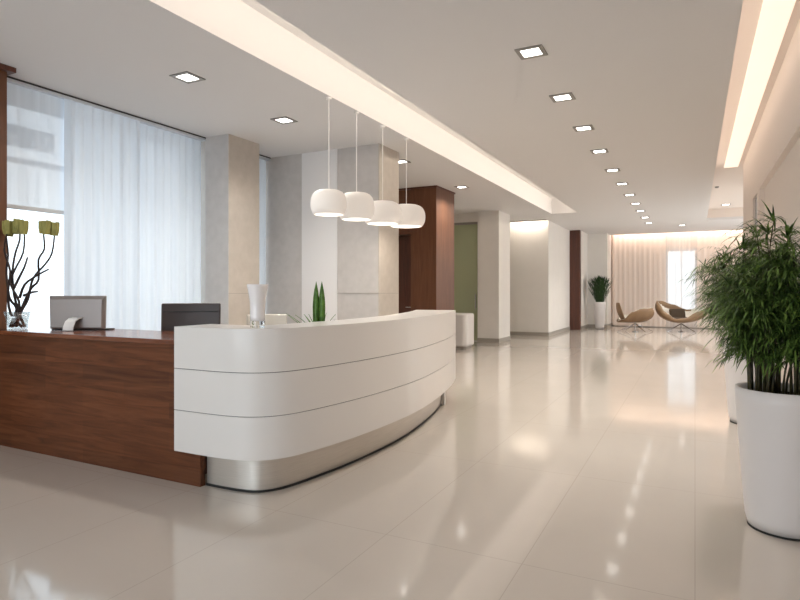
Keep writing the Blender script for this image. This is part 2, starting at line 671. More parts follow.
# wide stone pier with a pale band
o = sbox('wall_pier', M_STONEG, -6.15, -3.90, 7.02, 7.60, 0, H)
bm = B()
box(bm, -5.20, -4.58, 7.008, 7.03, 0, H)
obj('pale_band', bm, M_BAND, o)  # lighter strip down the front face
bm = B()
box(bm, -3.91, -3.888, 7.012, 7.602, 0, H)
obj('toned_stone_facing', bm, M_STONE, o)
bm = B()
box(bm, -4.65, -3.8865, 7.0105, 7.604, 1.30, 1.306)
obj('panel_joint', bm, M_BASE, o)

# walnut block with a door recess
bm = B()
box(bm, -5.02, -4.47, 10.34, 11.28, 0, 3.345)
box(bm, -6.15, -5.02, 10.40, 11.28, 2.46, 3.345)
box(bm, -6.15, -5.02, 10.62, 11.28, 0, 2.46)
w = struct('wall_walnut', bm, M_WOODV)
bm = B()
box(bm, -6.15, -4.45, 10.32, 11.30, 3.345, H)
obj('head_trim', bm, M_DARKWOOD, w)
bm = B()
box(bm, -5.95, -5.04, 10.60, 10.625, 0.02, 2.44)
dd = obj('door_leaf', bm, M_DARKWOOD, w)
bm = B()
tube(bm, [(-5.12, 10.56, 1.0), (-5.24, 10.56, 1.0)], 0.01)
tube(bm, [(-5.12, 10.56, 1.0), (-5.12, 10.61, 1.0)], 0.01)
obj('door_handle', bm, M_CHROME, dd)

# green frosted glass door between walnut block and white pier
bm = B()
box(bm, -6.15, -5.05, 14.50, 14.52, 0.02, 3.08)
g = struct('door_1', bm, M_GREENGL)
bm = B()
box(bm, -6.15, -4.98, 14.47, 14.55, 3.08, 3.14)
box(bm, -5.07, -5.02, 14.47, 14.55, 0, 3.08)
obj('door_frame', bm, M_ALU, g)
bm = B()
tube(bm, [(-5.13, 14.44, 0.85), (-5.13, 14.44, 1.25)], 0.012)
box(bm, -5.14, -5.12, 14.44, 14.50, 0.90, 0.92)
box(bm, -5.14, -5.12, 14.44, 14.50, 1.18, 1.20)
obj('door_handle', bm, M_CHROME, g)
sbox('wall_transom', M_WHITE, -6.15, -4.98, 14.45, 14.57, 3.14, H)

pw = sbox('wall_pier', M_WHITE, -5.02, -4.45, 14.30, 15.30, 0, H)
bm = B()
box(bm, -5.03, -4.438, 14.288, 15.31, 0, 0.11)
obj('skirting', bm, M_BASE, pw)
bm = B()
box(bm, -6.35, -3.80, 17.0, 20.2, 0, H)
box(bm, -5.0, -3.82, 17.0, 17.04, H, ST0)
box(bm, -6.35, -6.15, 15.0, 17.0, 0, H)
pw = struct('wall_lobby', bm, M_WHITE)
bm = B()
box(bm, -6.15, -3.788, 16.988, 20.2, 0, 0.11)
obj('skirting', bm, M_BASE, pw)
sbox('trim_1', M_DARKWOOD, -3.80, -3.46, 20.2, 20.42, 0, H)
bm = B()
box(bm, -4.2, -3.46, 20.42, 21.8, 0, H)
box(bm, -4.2, -2.80, 21.8, YF + 0.2, 0, H)
box(bm, -4.2, -2.80, FP, YF + 0.2, H, ST0)
pw = struct('wall_alcove', bm, M_WHITE)
bm = B()
box(bm, -3.46, -3.448, 20.42, 21.8, 0, 0.11)
box(bm, -3.46, -2.788, 21.788, 21.8, 0, 0.11)
box(bm, -2.80, -2.788, 21.8, YF, 0, 0.11)
obj('skirting', bm, M_BASE, pw)

# far wall with a window opening
FX0, FX1, FZ0, FZ1 = -0.92, 0.05, 0.45, 2.80
bm = B()
box(bm, -4.2, FX0, YF, YF + 0.2, 0, ST0)
box(bm, FX1, 3.0, YF, YF + 0.2, 0, ST0)
box(bm, FX0, FX1, YF, YF + 0.2, 0, FZ0)
box(bm, FX0, FX1, YF, YF + 0.2, FZ1, ST0)
struct('wall_far', bm, M_PEACH)
sbox('baseboard_far', M_BASE, -2.79, 3.0, YF - 0.015, YF, 0, 0.11)


def window(name, axis, const, a0, a1, z0, z1, mull, trans, m=M_FRAMEW):
    """frame and panes of one window; axis 'y' = on the left wall, 'x' = on the far wall"""
    def bx(bm, p0, p1, q0, q1, t0, t1):
        if axis == 'y':
            box(bm, const + t0, const + t1, p0, p1, q0, q1)
        else:
            box(bm, p0, p1, const + t0, const + t1, q0, q1)
    root = bpy.data.objects.new(name, None)
    COL.objects.link(root)
    root['kind'] = 'structure'
    bm = B()
    w = 0.05
    bx(bm, a0, a0 + w, z0, z1, -0.03, 0.03)
    bx(bm, a1 - w, a1, z0, z1, -0.03, 0.03)
    bx(bm, a0 + w, a1 - w, z0, z0 + w, -0.03, 0.03)
    bx(bm, a0 + w, a1 - w, z1 - w, z1, -0.03, 0.03)
    for mm in mull:
        bx(bm, mm - w / 2, mm + w / 2, z0 + w, z1 - w, -0.028, 0.028)
    for t in trans:
        bx(bm, a0 + w, a1 - w, t - w / 2, t + w / 2, -0.026, 0.026)
    obj('window_frame', bm, m, root)
    bm = B()
    bx(bm, a0 + w, a1 - w, z0 + w, z1 - w, -0.004, 0.004)
    obj('pane', bm, M_GLASS, root)
    return root


w1 = window('window_1', 'y', -6.25, 2.55, 5.75, 0.12, 3.30, (4.12, 4.80), ())
bm = B()
box(bm, -6.27, -6.23, 2.60, 4.09, 2.66, 2.72)
obj('transom', bm, M_FRAMEW, w1)
bm = B()
box(bm, -6.56, -6.50, 2.40, 4.1, 2.90, 3.12)
obj('outer_ledge', bm, M_WALLOUT, w1)
window('window_2', 'y', -6.25, 6.25, 7.05, 0.12, 3.30, (), ())
window('added_window_5', 'y', 3.1, 14.5, 21.5, 0.3, 3.05, (16.25, 18.0, 19.75), ())  # unseen lounge window, added so daylight reaches chairs and curtains
window('added_window_4', 'x', YB - 0.1, -5.2, -0.6, 0.3, 3.05, (-3.67, -2.13), ())  # unseen window behind the camera, added to light the counter
window('window_3', 'x', YF + 0.1, FX0, FX1, FZ0, FZ1, (-0.43,), ())

# walnut column at the left edge
bm = B()
box(bm, -6.15, -5.575, 2.50, 3.08, 0, 3.33)
w = struct('wall_column', bm, M_WOODV)
bm = B()
box(bm, -6.15, -5.52, 2.45, 3.13, 3.33, H)
obj('head_trim', bm, M_DARKWOOD, w)

# ------------------------------------------------------------------ cove lights
o = tag(sbox('led_strip', M_STRIP, SX1 + 0.085, SX1 + 0.095, SY0 + 0.1, SY1 - 0.1, CT + 0.08, CT + 0.12), 'warm light strip hidden in the long ceiling slot over the counter', 'light strip')
del o['kind']
area('slot_light', (SX1 + 0.07, (SY0 + SY1) / 2, CT + 0.13), 0.12, SY1 - SY0 - 0.3, P_SLOT, WARM, (0, PI / 2 + 0.25, 0))

o = tag(sbox('cove_light', M_COVE, 0.49, 0.72, RY0 + 0.3, 12.6, HR - 0.015, HR - 0.001), 'long warm lit strip in the ceiling recess along the right wall', 'cove light')
del o['kind']
o = tag(sbox('wall_washer', M_STRIP, -4.92, -3.90, 16.705, 16.72, 3.50, 3.54), 'short warm strip in the ceiling pocket washing the white lobby wall', 'wall washer light')
del o['kind']
area('washer_light', (-4.41, 16.76, 3.58), 1.0, 0.08, 13, WARM, (PI / 2 - 0.5, 0, 0))
o = tag(sbox('wall_washer', M_STRIP, -2.70, 2.9, FP + 0.005, FP + 0.02, 3.50, 3.54), 'long warm strip in the ceiling pocket above the lounge curtains', 'wall washer light')
del o['kind']
area('washer_light', (0.1, FP + 0.05, 3.58), 5.4, 0.06, 32, PEACH, (PI / 2 - 0.9, 0, 0))


area('added_cove_wash', (CX + 0.012, 5.0, CT + 0.08), 0.08, 14.6, 12, (1.0, 0.86, 0.74), (0, -PI / 2 - 0.35, 0))  # unseen second lamp added behind the ceiling lip to brighten the recess


# ------------------------------------------------------------------ downlights
def make_downlight(loc, label, power=P_DOWN):
    t = thing('downlight', label, 'downlight', loc, 0, 'square recessed ceiling downlights')
    s, i = 0.115, 0.078
    bm = B()
    for a in ((-s, s, -s, -i), (-s, s, i, s), (-s, -i, -i, i), (i, s, -i, i)):
        box(bm, *a, -0.010, -0.0005)
    obj('frame', bm, M_ALU, t)
    bm = B()
    box(bm, -i, i, -i, i, -0.005, -0.0005)
    obj('lens', bm, M_DOWN, t)
    l = area('lamp', (0, 0, -0.02), 0.12, 0.12, power, (1.0, 0.95, 0.87), (0, 0, 0), t, spread=math.radians(125))
    return t


row = [4.9, 6.2, 7.5, 8.85, 10.35, 11.75, 13.2, 14.6, 16.0, 17.5, 19.0]
words = ['nearest the camera', 'second', 'third', 'fourth', 'fifth', 'sixth', 'seventh', 'eighth', 'ninth', 'tenth']
first = make_downlight((-1.24, row[0], H), 'square downlight in the middle ceiling row, the one nearest the camera')
for i, y in enumerate(row[1:]):
    lab = ('square downlight in the middle ceiling row, the farthest one over the lounge' if i == 9 else
           'square downlight in the middle ceiling row, %s counted from the front' % words[i + 1])
    dup(first, (-1.24, y, H), None, lab)
for (x, y), lab in zip(((-4.30, 4.0), (-4.36, 5.53), (-4.12, 8.15), (-4.08, 10.7)),
                       ('square downlight in the ceiling between window wall and slot, nearest the camera',
                        'square downlight in the left ceiling in front of the stone column',
                        'downlight just right of the wide stone pier top, half hidden behind it',
                        'downlight in the left ceiling beside the top of the walnut block')):
    dup(first, (x, y, H), None, lab)
t = dup(first, (0.75, 18.1, HR), None, 'bright downlight in the raised ceiling recess over the lounge')

dup(first, (-0.36, 20.1, H), None, 'square downlight over the winged lounge chair, right of the ceiling row end')
# smoke detector speck in recess
bm = B()
lathe(bm, [(0.03, -0.03), (0.045, -0.012), (0.045, 0)], 20)
tag(obj('smoke_detector', bm, M_ALU, None, smooth=True, loc=(0.44, 14.9, HR)), 'tiny dark round detector on the raised recess ceiling', 'smoke detector')


# ------------------------------------------------------------------ curtains
def curtain(name, label, m, axis, const, a0, a1, z0, z1, amp, wl, seed, group):
    rnd = random.Random(seed)
    n = int((a1 - a0) / 0.012)
    ph = [rnd.uniform(0, 6.28) for _ in range(3)]
    bm = B()
    cols = []
    for i in range(n + 1):
        a = a0 + (a1 - a0) * i / n
        col = []
        for j, z in enumerate(z1 + (z0 - z1) * q for q in (0, 0.025, 0.27, 0.5, 0.85, 1.0)):
            k = (0.55, 0.7, 0.95, 1.0, 1.05, 1.1)[j]
            off = amp * k * (math.sin(2 * PI * a / wl + ph[0] + 0.25 * math.sin(j)) + 0.45 * math.sin(2 * PI * a / (wl * 1.73) + ph[1] + 0.2 * j) + 0.2 * math.sin(2 * PI * a / (wl * 0.41) + ph[2]))
            col.append(bm.verts.new((const + off, a, z) if axis == 'y' else (a, const + off, z)))
        cols.append(col)
    for c1, c2 in zip(cols, cols[1:]):
        for j in range(5):
            bm.faces.new([c1[j], c2[j], c2[j + 1], c1[j + 1]])
    o = obj(name, bm, m, None, smooth=True)
    return tag(o, label, 'curtain', group)


GW = 'sheer curtains on the left windows'
tag(curtain('window_shade', 'flat pale sheer shade pulled halfway down beside the walnut column', M_SHADE, 'y', -5.84, 3.12, 3.80, 2.17, 3.33, 0.004, 0.5, 1, None), 'flat pale sheer shade pulled halfway down beside the walnut column', 'window shade')
bm = B()
box(bm, -5.85, -5.83, 3.12, 3.78, 2.13, 2.17)
shade = bpy.data.objects['window_shade']
obj('bottom_bar', bm, M_FRAMEW, shade)
curtain('sheer_curtain', 'sheer white curtain in the middle of the left window behind the silver monitor', M_SHEER, 'y', -5.803, 3.77, 4.68, 0.02, 3.33, 0.014, 0.115, 2, GW)
curtain('sheer_curtain', 'sheer white curtain just left of the stone column', M_SHEER, 'y', -5.862, 4.64, 5.69, 0.02, 3.33, 0.014, 0.12, 3, GW)
curtain('sheer_curtain', 'narrow sheer curtain in the gap between stone column and wide stone pier', M_SHEER, 'y', -5.86, 6.31, 7.00, 0.02, 3.33, 0.018, 0.11, 4, GW)
for y0, y1, lab in ((3.12, 5.70, 'long thin dark curtain track above the left window'), (6.30, 7.01, 'short dark curtain track between stone column and pier')):
    bm = B()
    box(bm, -5.88, -5.79, y0, y1, H - 0.045, H - 0.018)
    o = tag(obj('curtain_track', bm, M_FRAMEW), lab, 'curtain track')
    bm = B()
    box(bm, -5.885, -5.785, y0, y1, H - 0.018, H - 0.001)
    obj('dark_edge', bm, M_TRACK, o)

GL = 'warm sheer curtains across the lounge end wall'
curtain('sheer_curtain', 'pinkish sheer curtain on the lounge wall behind the left tan chair', M_SHEERP, 'x', 22.86, -2.74, -1.75, 0.03, H + 0.2, 0.009, 0.17, 11, GL)
curtain('sheer_curtain', 'pinkish sheer curtain just left of the bright lounge window', M_SHEERP, 'x', 22.86, -1.74, -0.94, 0.03, H + 0.2, 0.009, 0.17, 12, GL)
curtain('sheer_curtain', 'sheer curtain hanging over the bright lounge window', M_SHEERW, 'x', 22.86, -0.93, 0.06, 0.03, H + 0.2, 0.008, 0.13, 13, GL)
curtain('sheer_curtain', 'pinkish sheer curtain right of the bright lounge window', M_SHEERP, 'x', 22.86, 0.07, 1.25, 0.03, H + 0.2, 0.009, 0.17, 14, GL)

# ------------------------------------------------------------------ reception: walnut desk
desk = thing('reception_desk', 'long walnut-panelled reception desk left of the white counter', 'desk', (-4.27, 3.0, 0))
dx, dy = 4.27, -3.0
bm = B()
pts = [(-5.55, 0.0), (-3.02, 0.0), (-3.02, 0.245), (-3.19, 0.245), (-3.19, 0.965), (-5.55, 0.965)]
a = [bm.verts.new((x + dx, 2.92 + dy, z)) for x, z in pts]
b = [bm.verts.new((x + dx, 2.965 + dy, z)) for x, z in pts]
bm.faces.new(a)
bm.faces.new(list(reversed(b)))
for i in range(len(pts)):
    bm.faces.new([a[i], a[(i + 1) % 6], b[(i + 1) % 6], b[i]])
obj('front_panel', bm, M_WOODH, desk)
bm = B()
box(bm, -5.55 + dx, -3.19 + dx, 2.895 + dy, 3.50 + dy, 0.965, 1.0)
obj('worktop', bm, M_WOODT, desk, bevel=0.004)
for x in (-5.55, -3.24):
    bm = B()
    box(bm, x + dx, x + 0.04 + dx, 2.967 + dy, 3.46 + dy, 0.0, 0.963)
    obj('side_panel', bm, M_DARKWOOD, desk)

# ------------------------------------------------------------------ reception: white curved counter
ctrl = [(-3.18, 2.84), (-3.06, 2.84), (-2.94, 2.84), (-2.82, 2.842), (-2.70, 2.852), (-2.58, 2.88), (-2.48, 2.94), (-2.40, 3.04), (-2.345, 3.20),
        (-2.30, 3.45), (-2.262, 3.75), (-2.24, 4.1), (-2.235, 4.5), (-2.26, 4.9), (-2.315, 5.3), (-2.385, 5.7), (-2.46, 6.05), (-2.55, 6.40), (-2.66, 6.76)]


def catmull(P, per=5):
    out = []
    P = [Vector((*p, 0)) for p in P]
    n = len(P)
    for i in range(n - 1):
        p0, p1, p2, p3 = P[max(i - 1, 0)], P[i], P[i + 1], P[min(i + 2, n - 1)]
        for k in range(per):
            t = k / per
            q = 0.5 * ((2 * p1) + (p2 - p0) * t + (2 * p0 - 5 * p1 + 4 * p2 - p3) * t * t + (3 * p1 - p0 - 3 * p2 + p3) * t ** 3)
            out.append(q)
    out.append(P[-1])
    return out


path = catmull(ctrl)


def offset(P, d, d_end=None):
    out = []
    n = len(P)
    for i in range(n):
        t = (P[min(i + 1, n - 1)] - P[max(i - 1, 0)]).normalized()
        nrm = Vector((-t.y, t.x, 0))
        dd = d if d_end is None else d + (d_end - d) * (i / (n - 1)) ** 1.5
        q = P[i] + nrm * dd
        out.append(q)
    # repair the loop-back at the tight corner
    res = [out[0]]
    for i in range(1, n):
        t = (P[min(i + 1, n - 1)] - P[max(i - 1, 0)]).normalized()
        q = out[i]
        if (q - res[-1]).dot(t) < 0:
            q = res[-1].copy()
        res.append(q)
    return [(q.x, q.y) for q in res]


counter = thing('reception_counter', 'white curved reception counter with steel plinth in front of the walnut desk', 'counter')
outer = offset(path, 0)
inner = offset(path, 0.34, 0.50)
for z0, z1 in ((0.25, 0.528), (0.533, 0.812), (0.817, 1.0995)):
    bm = B()
    band(bm, outer, inner, z0, z1)
    bmesh.ops.remove_doubles(bm, verts=bm.verts, dist=1e-5)
    o = obj('panel', bm, M_LACQ, counter)
    auto_smooth(o, 40)
bm = B()
band(bm, offset(path, 0.006), offset(path, 0.05), 0.251, 1.09)
obj('core', bm, M_CORE, counter)
i0 = next(i for i, p in enumerate(path) if p.x > -3.02)
pl = path[i0:-5]
bm = B()
band(bm, offset(pl, 0.135), offset(pl, 0.28), 0.014, 0.249)
o = obj('plinth', bm, M_STEEL, counter)
auto_smooth(o, 40)
bm = B()
band(bm, offset(pl, 0.125), offset(pl, 0.28), 0.0, 0.014)
obj('plinth_gasket', bm, M_BLACK, counter)
ip = path[30:-4]
bm = B()
band(bm, offset(ip, 0.352, 0.50), offset(ip, 0.95, 1.0), 0.715, 0.745)
obj('work_surface', bm, M_LACQ, counter)
bm = B()
box(bm, -3.24, -2.62, 6.30, 6.33, 0.0, 0.714)
obj('support_panel', bm, M_LACQ, counter)
bm = B()
box(bm, -3.05, -2.72, 3.42, 3.45, 0.0, 0.714)
obj('support_panel', bm, M_LACQ, counter)

# white low cabinet beyond the counter
cab = thing('side_cabinet', 'low white rounded cabinet beyond the far end of the counter', 'cabinet', (-4.85, 12.65, 0))
bm = B()


def rrect(x0, x1, y0, y1, r, n=8):
    out = []
    for cx, cy, a0 in ((x1 - r, y1 - r, 0), (x0 + r, y1 - r, 90), (x0 + r, y0 + r, 180), (x1 - r, y0 + r, 270)):
        for k in range(n + 1):
            a = math.radians(a0 + 90 * k / n)
            out.append((cx + r * math.cos(a), cy + r * math.sin(a)))
    return out


prism(bm, rrect(-0.5, 0.25, -0.3, 0.3, 0.12), 0.06, 0.81)
o = obj('body', bm, M_LACQ, cab, bevel=0.045, seg=5)
auto_smooth(o)
bm = B()
prism(bm, rrect(-0.46, 0.21, -0.26, 0.26, 0.08), 0.0, 0.06)
obj('plinth', bm, M_BASE, cab)
bm = B()
box(bm, -0.12, -0.116, -0.3015, -0.299, 0.10, 0.78)
obj('door_gap', bm, M_BASE, cab)

# ------------------------------------------------------------------ pendants
def make_pendant(loc, label, r, h):
    t = thing('pendant_lamp', label, 'pendant lamp', loc, 0, 'white pendant lamps over the counter')
    prof = [(0.78 * r, 0.0), (0.81 * r, 0.0), (0.885 * r, 0.07 * h), (0.955 * r, 0.18 * h), (0.99 * r, 0.30 * h), (r, 0.42 * h), (0.99 * r, 0.55 * h),
            (0.955 * r, 0.68 * h), (0.88 * r, 0.81 * h), (0.76 * r, 0.905 * h), (0.60 * r, 0.962 * h), (0.40 * r, 0.988 * h), (0.20 * r, 0.998 * h), (0.02, h)]
    bm = B()
    lathe(bm, prof, 48, cap=False)
    obj('shade', bm, M_LAMP, t, smooth=True)
    bm = B()
    lathe(bm, [(0.775 * r, 0.006), (0.775 * r, 0.014)], 48)
    obj('diffuser', bm, M_LAMPB, t)
    top = H - loc[2]
    bm = B()
    tube(bm, [(0, 0, h - 0.002), (0, 0, top - 0.004)], 0.005, 8)
    obj('cord', bm, M_CORD, t)
    bm = B()
    lathe(bm, [(0.03, top - 0.02), (0.03, top - 0.0005)], 24)
    obj('ceiling_rose', bm, M_WHITEPL, t)
    area('lamp', (0, 0, -0.01), 0.25, 0.25, 4, WARM, (0, 0, 0), t)
    return t


PX = -3.435
plab = ['round white pendant lamp over the counter, nearest and leftmost of the four',
        'round white pendant lamp, second from the left, in front of the stone pier',
        'round white pendant lamp, third from the left, before the pier corner',
        'round white pendant lamp, rightmost of the four, before the walnut block']
for (y, z, r, h), lab in zip(((5.10, 2.14, 0.19, 0.265), (5.66, 2.15, 0.207, 0.31), (6.28, 2.165, 0.24, 0.28), (6.94, 2.195, 0.255, 0.295)), plab):
    make_pendant((PX, y, z), lab, r, h)


# ------------------------------------------------------------------ things on the counter and desk
t = thing('vase', 'white flared vase with clear glass foot on the counter corner', 'vase', (-2.615, 3.035, 1.1))
prof = [(0.048, 0.045), (0.049, 0.07), (0.050, 0.12), (0.051, 0.16), (0.055, 0.20), (0.061, 0.24), (0.068, 0.27), (0.072, 0.288), (0.069, 0.288), (0.060, 0.255), (0.050, 0.20), (0.045, 0.12), (0.043, 0.055)]
bm = B()
lathe(bm, prof, 40)
obj('body', bm, M_OPAL, t, smooth=True)
bm = B()
lathe(bm, [(0.047, 0.0005), (0.049, 0.006), (0.049, 0.044)], 40)
obj('glass_foot', bm, M_CLEAR, t, smooth=False)

# silver monitor, back to the camera
t = thing('computer_monitor', 'silver flat monitor seen from behind on the walnut desk', 'monitor', (-4.78, 3.22, 1.0), math.radians(24))
bm = B()
wv = [(-0.25, 0.0), (0.25, 0.0), (0.25, 0.30), (-0.25, 0.30)]
pts = [(-0.245, 0.012), (0.245, 0.012), (0.252, 0.30), (-0.252, 0.30)]
f_ = [bm.verts.new((x, 0.02, z)) for x, z in pts]
k_ = [bm.verts.new((x, 0.0, z)) for x, z in pts]
in_ = [bm.verts.new((x * 0.92, -0.028, 0.012 + (z - 0.012) * 0.86 + 0.010)) for x, z in pts]
for i in range(4):
    j = (i + 1) % 4
    bm.faces.new([f_[i], f_[j], k_[j], k_[i]])
    bm.faces.new([k_[i], k_[j], in_[j], in_[i]])
bm.faces.new(in_)
bm.faces.new(list(reversed(f_)))
obj('housing', bm, M_SILVER, t, bevel=0.006, seg=3)
bm = B()
box(bm, -0.235, 0.235, 0.0205, 0.0225, 0.03, 0.285)
obj('screen', bm, M_SCREEN, t)
bm = B()
P = [(-0.115, 0.005), (-0.108, 0.04), (-0.092, 0.08), (-0.062, 0.105), (-0.022, 0.112)]
for (ya, za), (yb, zb) in zip(P, P[1:]):
    xo = (ya + 0.08) * 0.4
    xp = (yb + 0.08) * 0.4
    v = [bm.verts.new(c) for c in ((-0.045 + xo, ya, za), (0.045 + xo, ya, za), (0.045 + xp, yb, zb), (-0.045 + xp, yb, zb))]
    bm.faces.new(v)
bmesh.ops.remove_doubles(bm, verts=bm.verts, dist=1e-4)
obj('stand', bm, M_WHITEPL, t, solid=0.008)
bm = B()
box(bm, -0.255, 0.262, 0.03, 0.13, 0.001, 0.012)
obj('keyboard_tray', bm, M_BLACK, t, bevel=0.003)


# office chairs behind the desk
def office_chair(label, loc, rotz, m, top, width, seam=True):
    t = thing('office_chair', label, 'office chair', loc, rotz)
    hw = width / 2
    bm = B()
    prism(bm, rrect(-hw, hw, -0.25, 0.25, 0.06), 0.44, 0.52)
    obj('seat', bm, m, t, bevel=0.02, seg=3)
    bm = B()
    n = 10
    rowsF, rowsB = [], []
    for j in range(9):
        z = 0.56 + (top - 0.56) * j / 8
        y = 0.27 + 0.03 * (j / 8) ** 2
        rowsF.append([bm.verts.new((-hw + width * i / n, y - 0.03 * (1 - ((i - n / 2) / (n / 2)) ** 2) * -1, z)) for i in range(n + 1)])
        rowsB.append([bm.verts.new((-hw + width * i / n, y + 0.045 + 0.03 * (1 - ((i - n / 2) / (n / 2)) ** 2), z)) for i in range(n + 1)])
    for R in (rowsF, rowsB):
        for a, b in zip(R, R[1:]):
            for i in range(n):
                bm.faces.new([a[i], a[i + 1], b[i + 1], b[i]])
    for i in range(n):
        bm.faces.new([rowsF[0][i], rowsF[0][i + 1], rowsB[0][i + 1], rowsB[0][i]])
        bm.faces.new([rowsF[-1][i], rowsF[-1][i + 1], rowsB[-1][i + 1], rowsB[-1][i]])
    for a, b, c, d in zip(rowsF, rowsF[1:], rowsB, rowsB[1:]):
        bm.faces.new([a[0], b[0], d[0], c[0]])
        bm.faces.new([a[-1], b[-1], d[-1], c[-1]])
    back = obj('backrest', bm, m, t, bevel=0.012, seg=3)
    if seam:
        bm = B()
        zs = top - 0.075
        for i in range(n):
            xa, xb = (-hw + width * i / n) * 0.93, (-hw + width * (i + 1) / n) * 0.93
            def yy(x): return 0.27 + 0.03 * ((zs - 0.56) / (top - 0.56)) ** 2 + 0.03 * (1 - (x / hw) ** 2) - 0.003
            tube(bm, [(xa, yy(xa), zs), (xb, yy(xb), zs)], 0.004, 6)
        obj('seam', bm, M_BLACK, back)
    bm = B()
    tube(bm, [(0, 0.22, 0.45), (0, 0.31, 0.50), (0, 0.345, 0.66)], 0.02)
    obj('back_bracket', bm, M_CHROME, t)
    bm = B()
    tube(bm, [(0, 0, 0.07), (0, 0, 0.44)], 0.025, 16)
    obj('gas_column', bm, M_CHROME, t)
    for k in range(5):
        a = 2 * PI * k / 5 + 0.3
        c, s = math.cos(a), math.sin(a)
        bm = B()
        tube(bm, [(0, 0, 0.10), (0.28 * c, 0.28 * s, 0.075)], [0.022, 0.014])
        lg = obj('leg', bm, M_CHROME, t)
        bm = B()
        tube(bm, [(0.28 * c - 0.02 * s, 0.28 * s + 0.02 * c, 0.031), (0.28 * c + 0.02 * s, 0.28 * s - 0.02 * c, 0.031)], 0.03, 16)
        obj('castor', bm, M_BLACK, lg)
    return t


office_chair('dark brown leather office chair behind the walnut desk, left of the white counter', (-3.87, 3.56, 0), math.radians(36), M_LEATHER, 1.23, 0.51)
office_chair('cream office chair seen over the counter between vase and green plant', (-3.72, 4.42, 0), math.radians(36), M_CREAM, 1.10, 0.40, False)

# succulent behind the counter ledge
t = thing('succulent_plant', 'spiky green succulent with two tall leaves behind the counter ledge', 'plant', (-2.86, 4.10, 0.745))
bm = B()
lathe(bm, [(0.06, 0.0005), (0.08, 0.05), (0.085, 0.20), (0.078, 0.20), (0.07, 0.18)], 32)
obj('pot', bm, M_POT, t, smooth=False)
bm = B()
lathe(bm, [(0.069, 0.178), (0.069, 0.186)], 24)
obj('soil', bm, M_SOIL, t)


def blade(bm, base, ang, lean, length, width, thick, curve=0.0, n=7):
    d = Vector((math.cos(ang), math.sin(ang), 0))
    side = Vector((-d.y, d.x, 0))
    rows = []
    pos = Vector(base)
    for i in range(n + 1):
        f = i / n
        a = lean + curve * f
        dirv = d * math.sin(a) + Vector((0, 0, 1)) * math.cos(a)
        nrm = d * math.cos(a) - Vector((0, 0, 1)) * math.sin(a)
        w = width * (0.75 + 0.5 * math.sin(PI * min(1, f * 1.3) * 0.5)) * (1 - max(0, (f - 0.55) / 0.45) ** 1.8) + 0.0005
        rows.append([bm.verts.new(pos + side * w), bm.verts.new(pos + nrm * thick * (1 - f * 0.7)), bm.verts.new(pos - side * w), bm.verts.new(pos - nrm * thick * 0.4 * (1 - f * 0.7))])
        pos = pos + dirv * (length / n)
    for a, b in zip(rows, rows[1:]):
        for k in range(4):
            bm.faces.new([a[k], a[(k + 1) % 4], b[(k + 1) % 4], b[k]])
    bm.faces.new(rows[0])


view = math.atan(295 / 580)
for ox, L, ln in ((-0.027, 0.50, 0.03), (0.024, 0.50, -0.01)):
    bm = B()
    blade(bm, (ox * math.cos(view), ox * math.sin(view), 0.18), view + (PI / 2), ln, L, 0.024, 0.012)
    obj('leaf', bm, M_SUCC, t, smooth=True)
rnd = random.Random(5)
for ang, ln, L, cv in ((180, 0.55, 0.30, 0.5), (195, 0.75, 0.36, 0.3), (165, 0.4, 0.26, 0.4), (10, 0.4, 0.26, 0.4), (350, 0.55, 0.22, 0.3),
                       (200, 0.3, 0.24, 0.2), (300, 0.3, 0.22, 0.4), (90, 0.4, 0.24, 0.4), (220, 0.5, 0.2, 0.4), (178, 0.9, 0.34, 0.0), (30, 0.2, 0.24, 0.2)):
    bm = B()
    blade(bm, (0, 0, 0.18), view + math.radians(ang), ln, L, 0.017, 0.008, cv)
    obj('leaf', bm, M_SUCC, t, smooth=True)

# branch arrangement in glass vase
t = thing('flower_arrangement', 'dark branches with blocky green blooms in a clear glass vase at the left edge', 'flower arrangement', (-5.395, 3.07, 1.0))
bm = B()
prof = [(0.075, 0.001), (0.080, 0.01), (0.088, 0.09), (0.105, 0.155), (0.101, 0.155), (0.084, 0.09), (0.076, 0.014)]
lathe(bm, prof, 32)
obj('glass_vase', bm, M_CLEARTHIN, t, smooth=True)
cv, sv = math.cos(view), math.sin(view)


def lp(a, z, d=0.0):
    return (a * cv - d * sv, a * sv + d * cv, z)


branches = [
    [(-0.05, 0.02), (0.0, 0.10), (0.02, 0.25), (-0.04, 0.40), (0.0, 0.52), (0.08, 0.68), (0.09, 0.86)],
    [(0.06, 0.02), (0.02, 0.12), (-0.02, 0.30), (-0.03, 0.52), (-0.01, 0.68), (0.03, 0.80), (0.035, 0.92)],
    [(-0.02, 0.02), (0.03, 0.15), (0.10, 0.27), (0.13, 0.42), (0.17, 0.50), (0.24, 0.58), (0.30, 0.68), (0.33, 0.84)],
    [(0.04, 0.02), (-0.05, 0.14), (-0.07, 0.34), (-0.05, 0.52), (-0.09, 0.70), (-0.05, 0.86)],
    [(0.0, 0.03), (0.05, 0.20), (0.12, 0.36), (0.19, 0.44), (0.20, 0.62), (0.26, 0.72), (0.25, 0.88)],
    [(-0.06, 0.02), (-0.01, 0.18), (-0.08, 0.28), (-0.10, 0.50), (-0.08, 0.66), (-0.10, 0.82)],
    [(0.02, 0.28), (0.08, 0.40), (0.20, 0.48), (0.31, 0.535)],
    [(0.06, 0.30), (0.14, 0.33), (0.19, 0.335)],
    [(-0.022, 0.36), (0.02, 0.46), (0.06, 0.56), (0.08, 0.645)],
]
ends = []
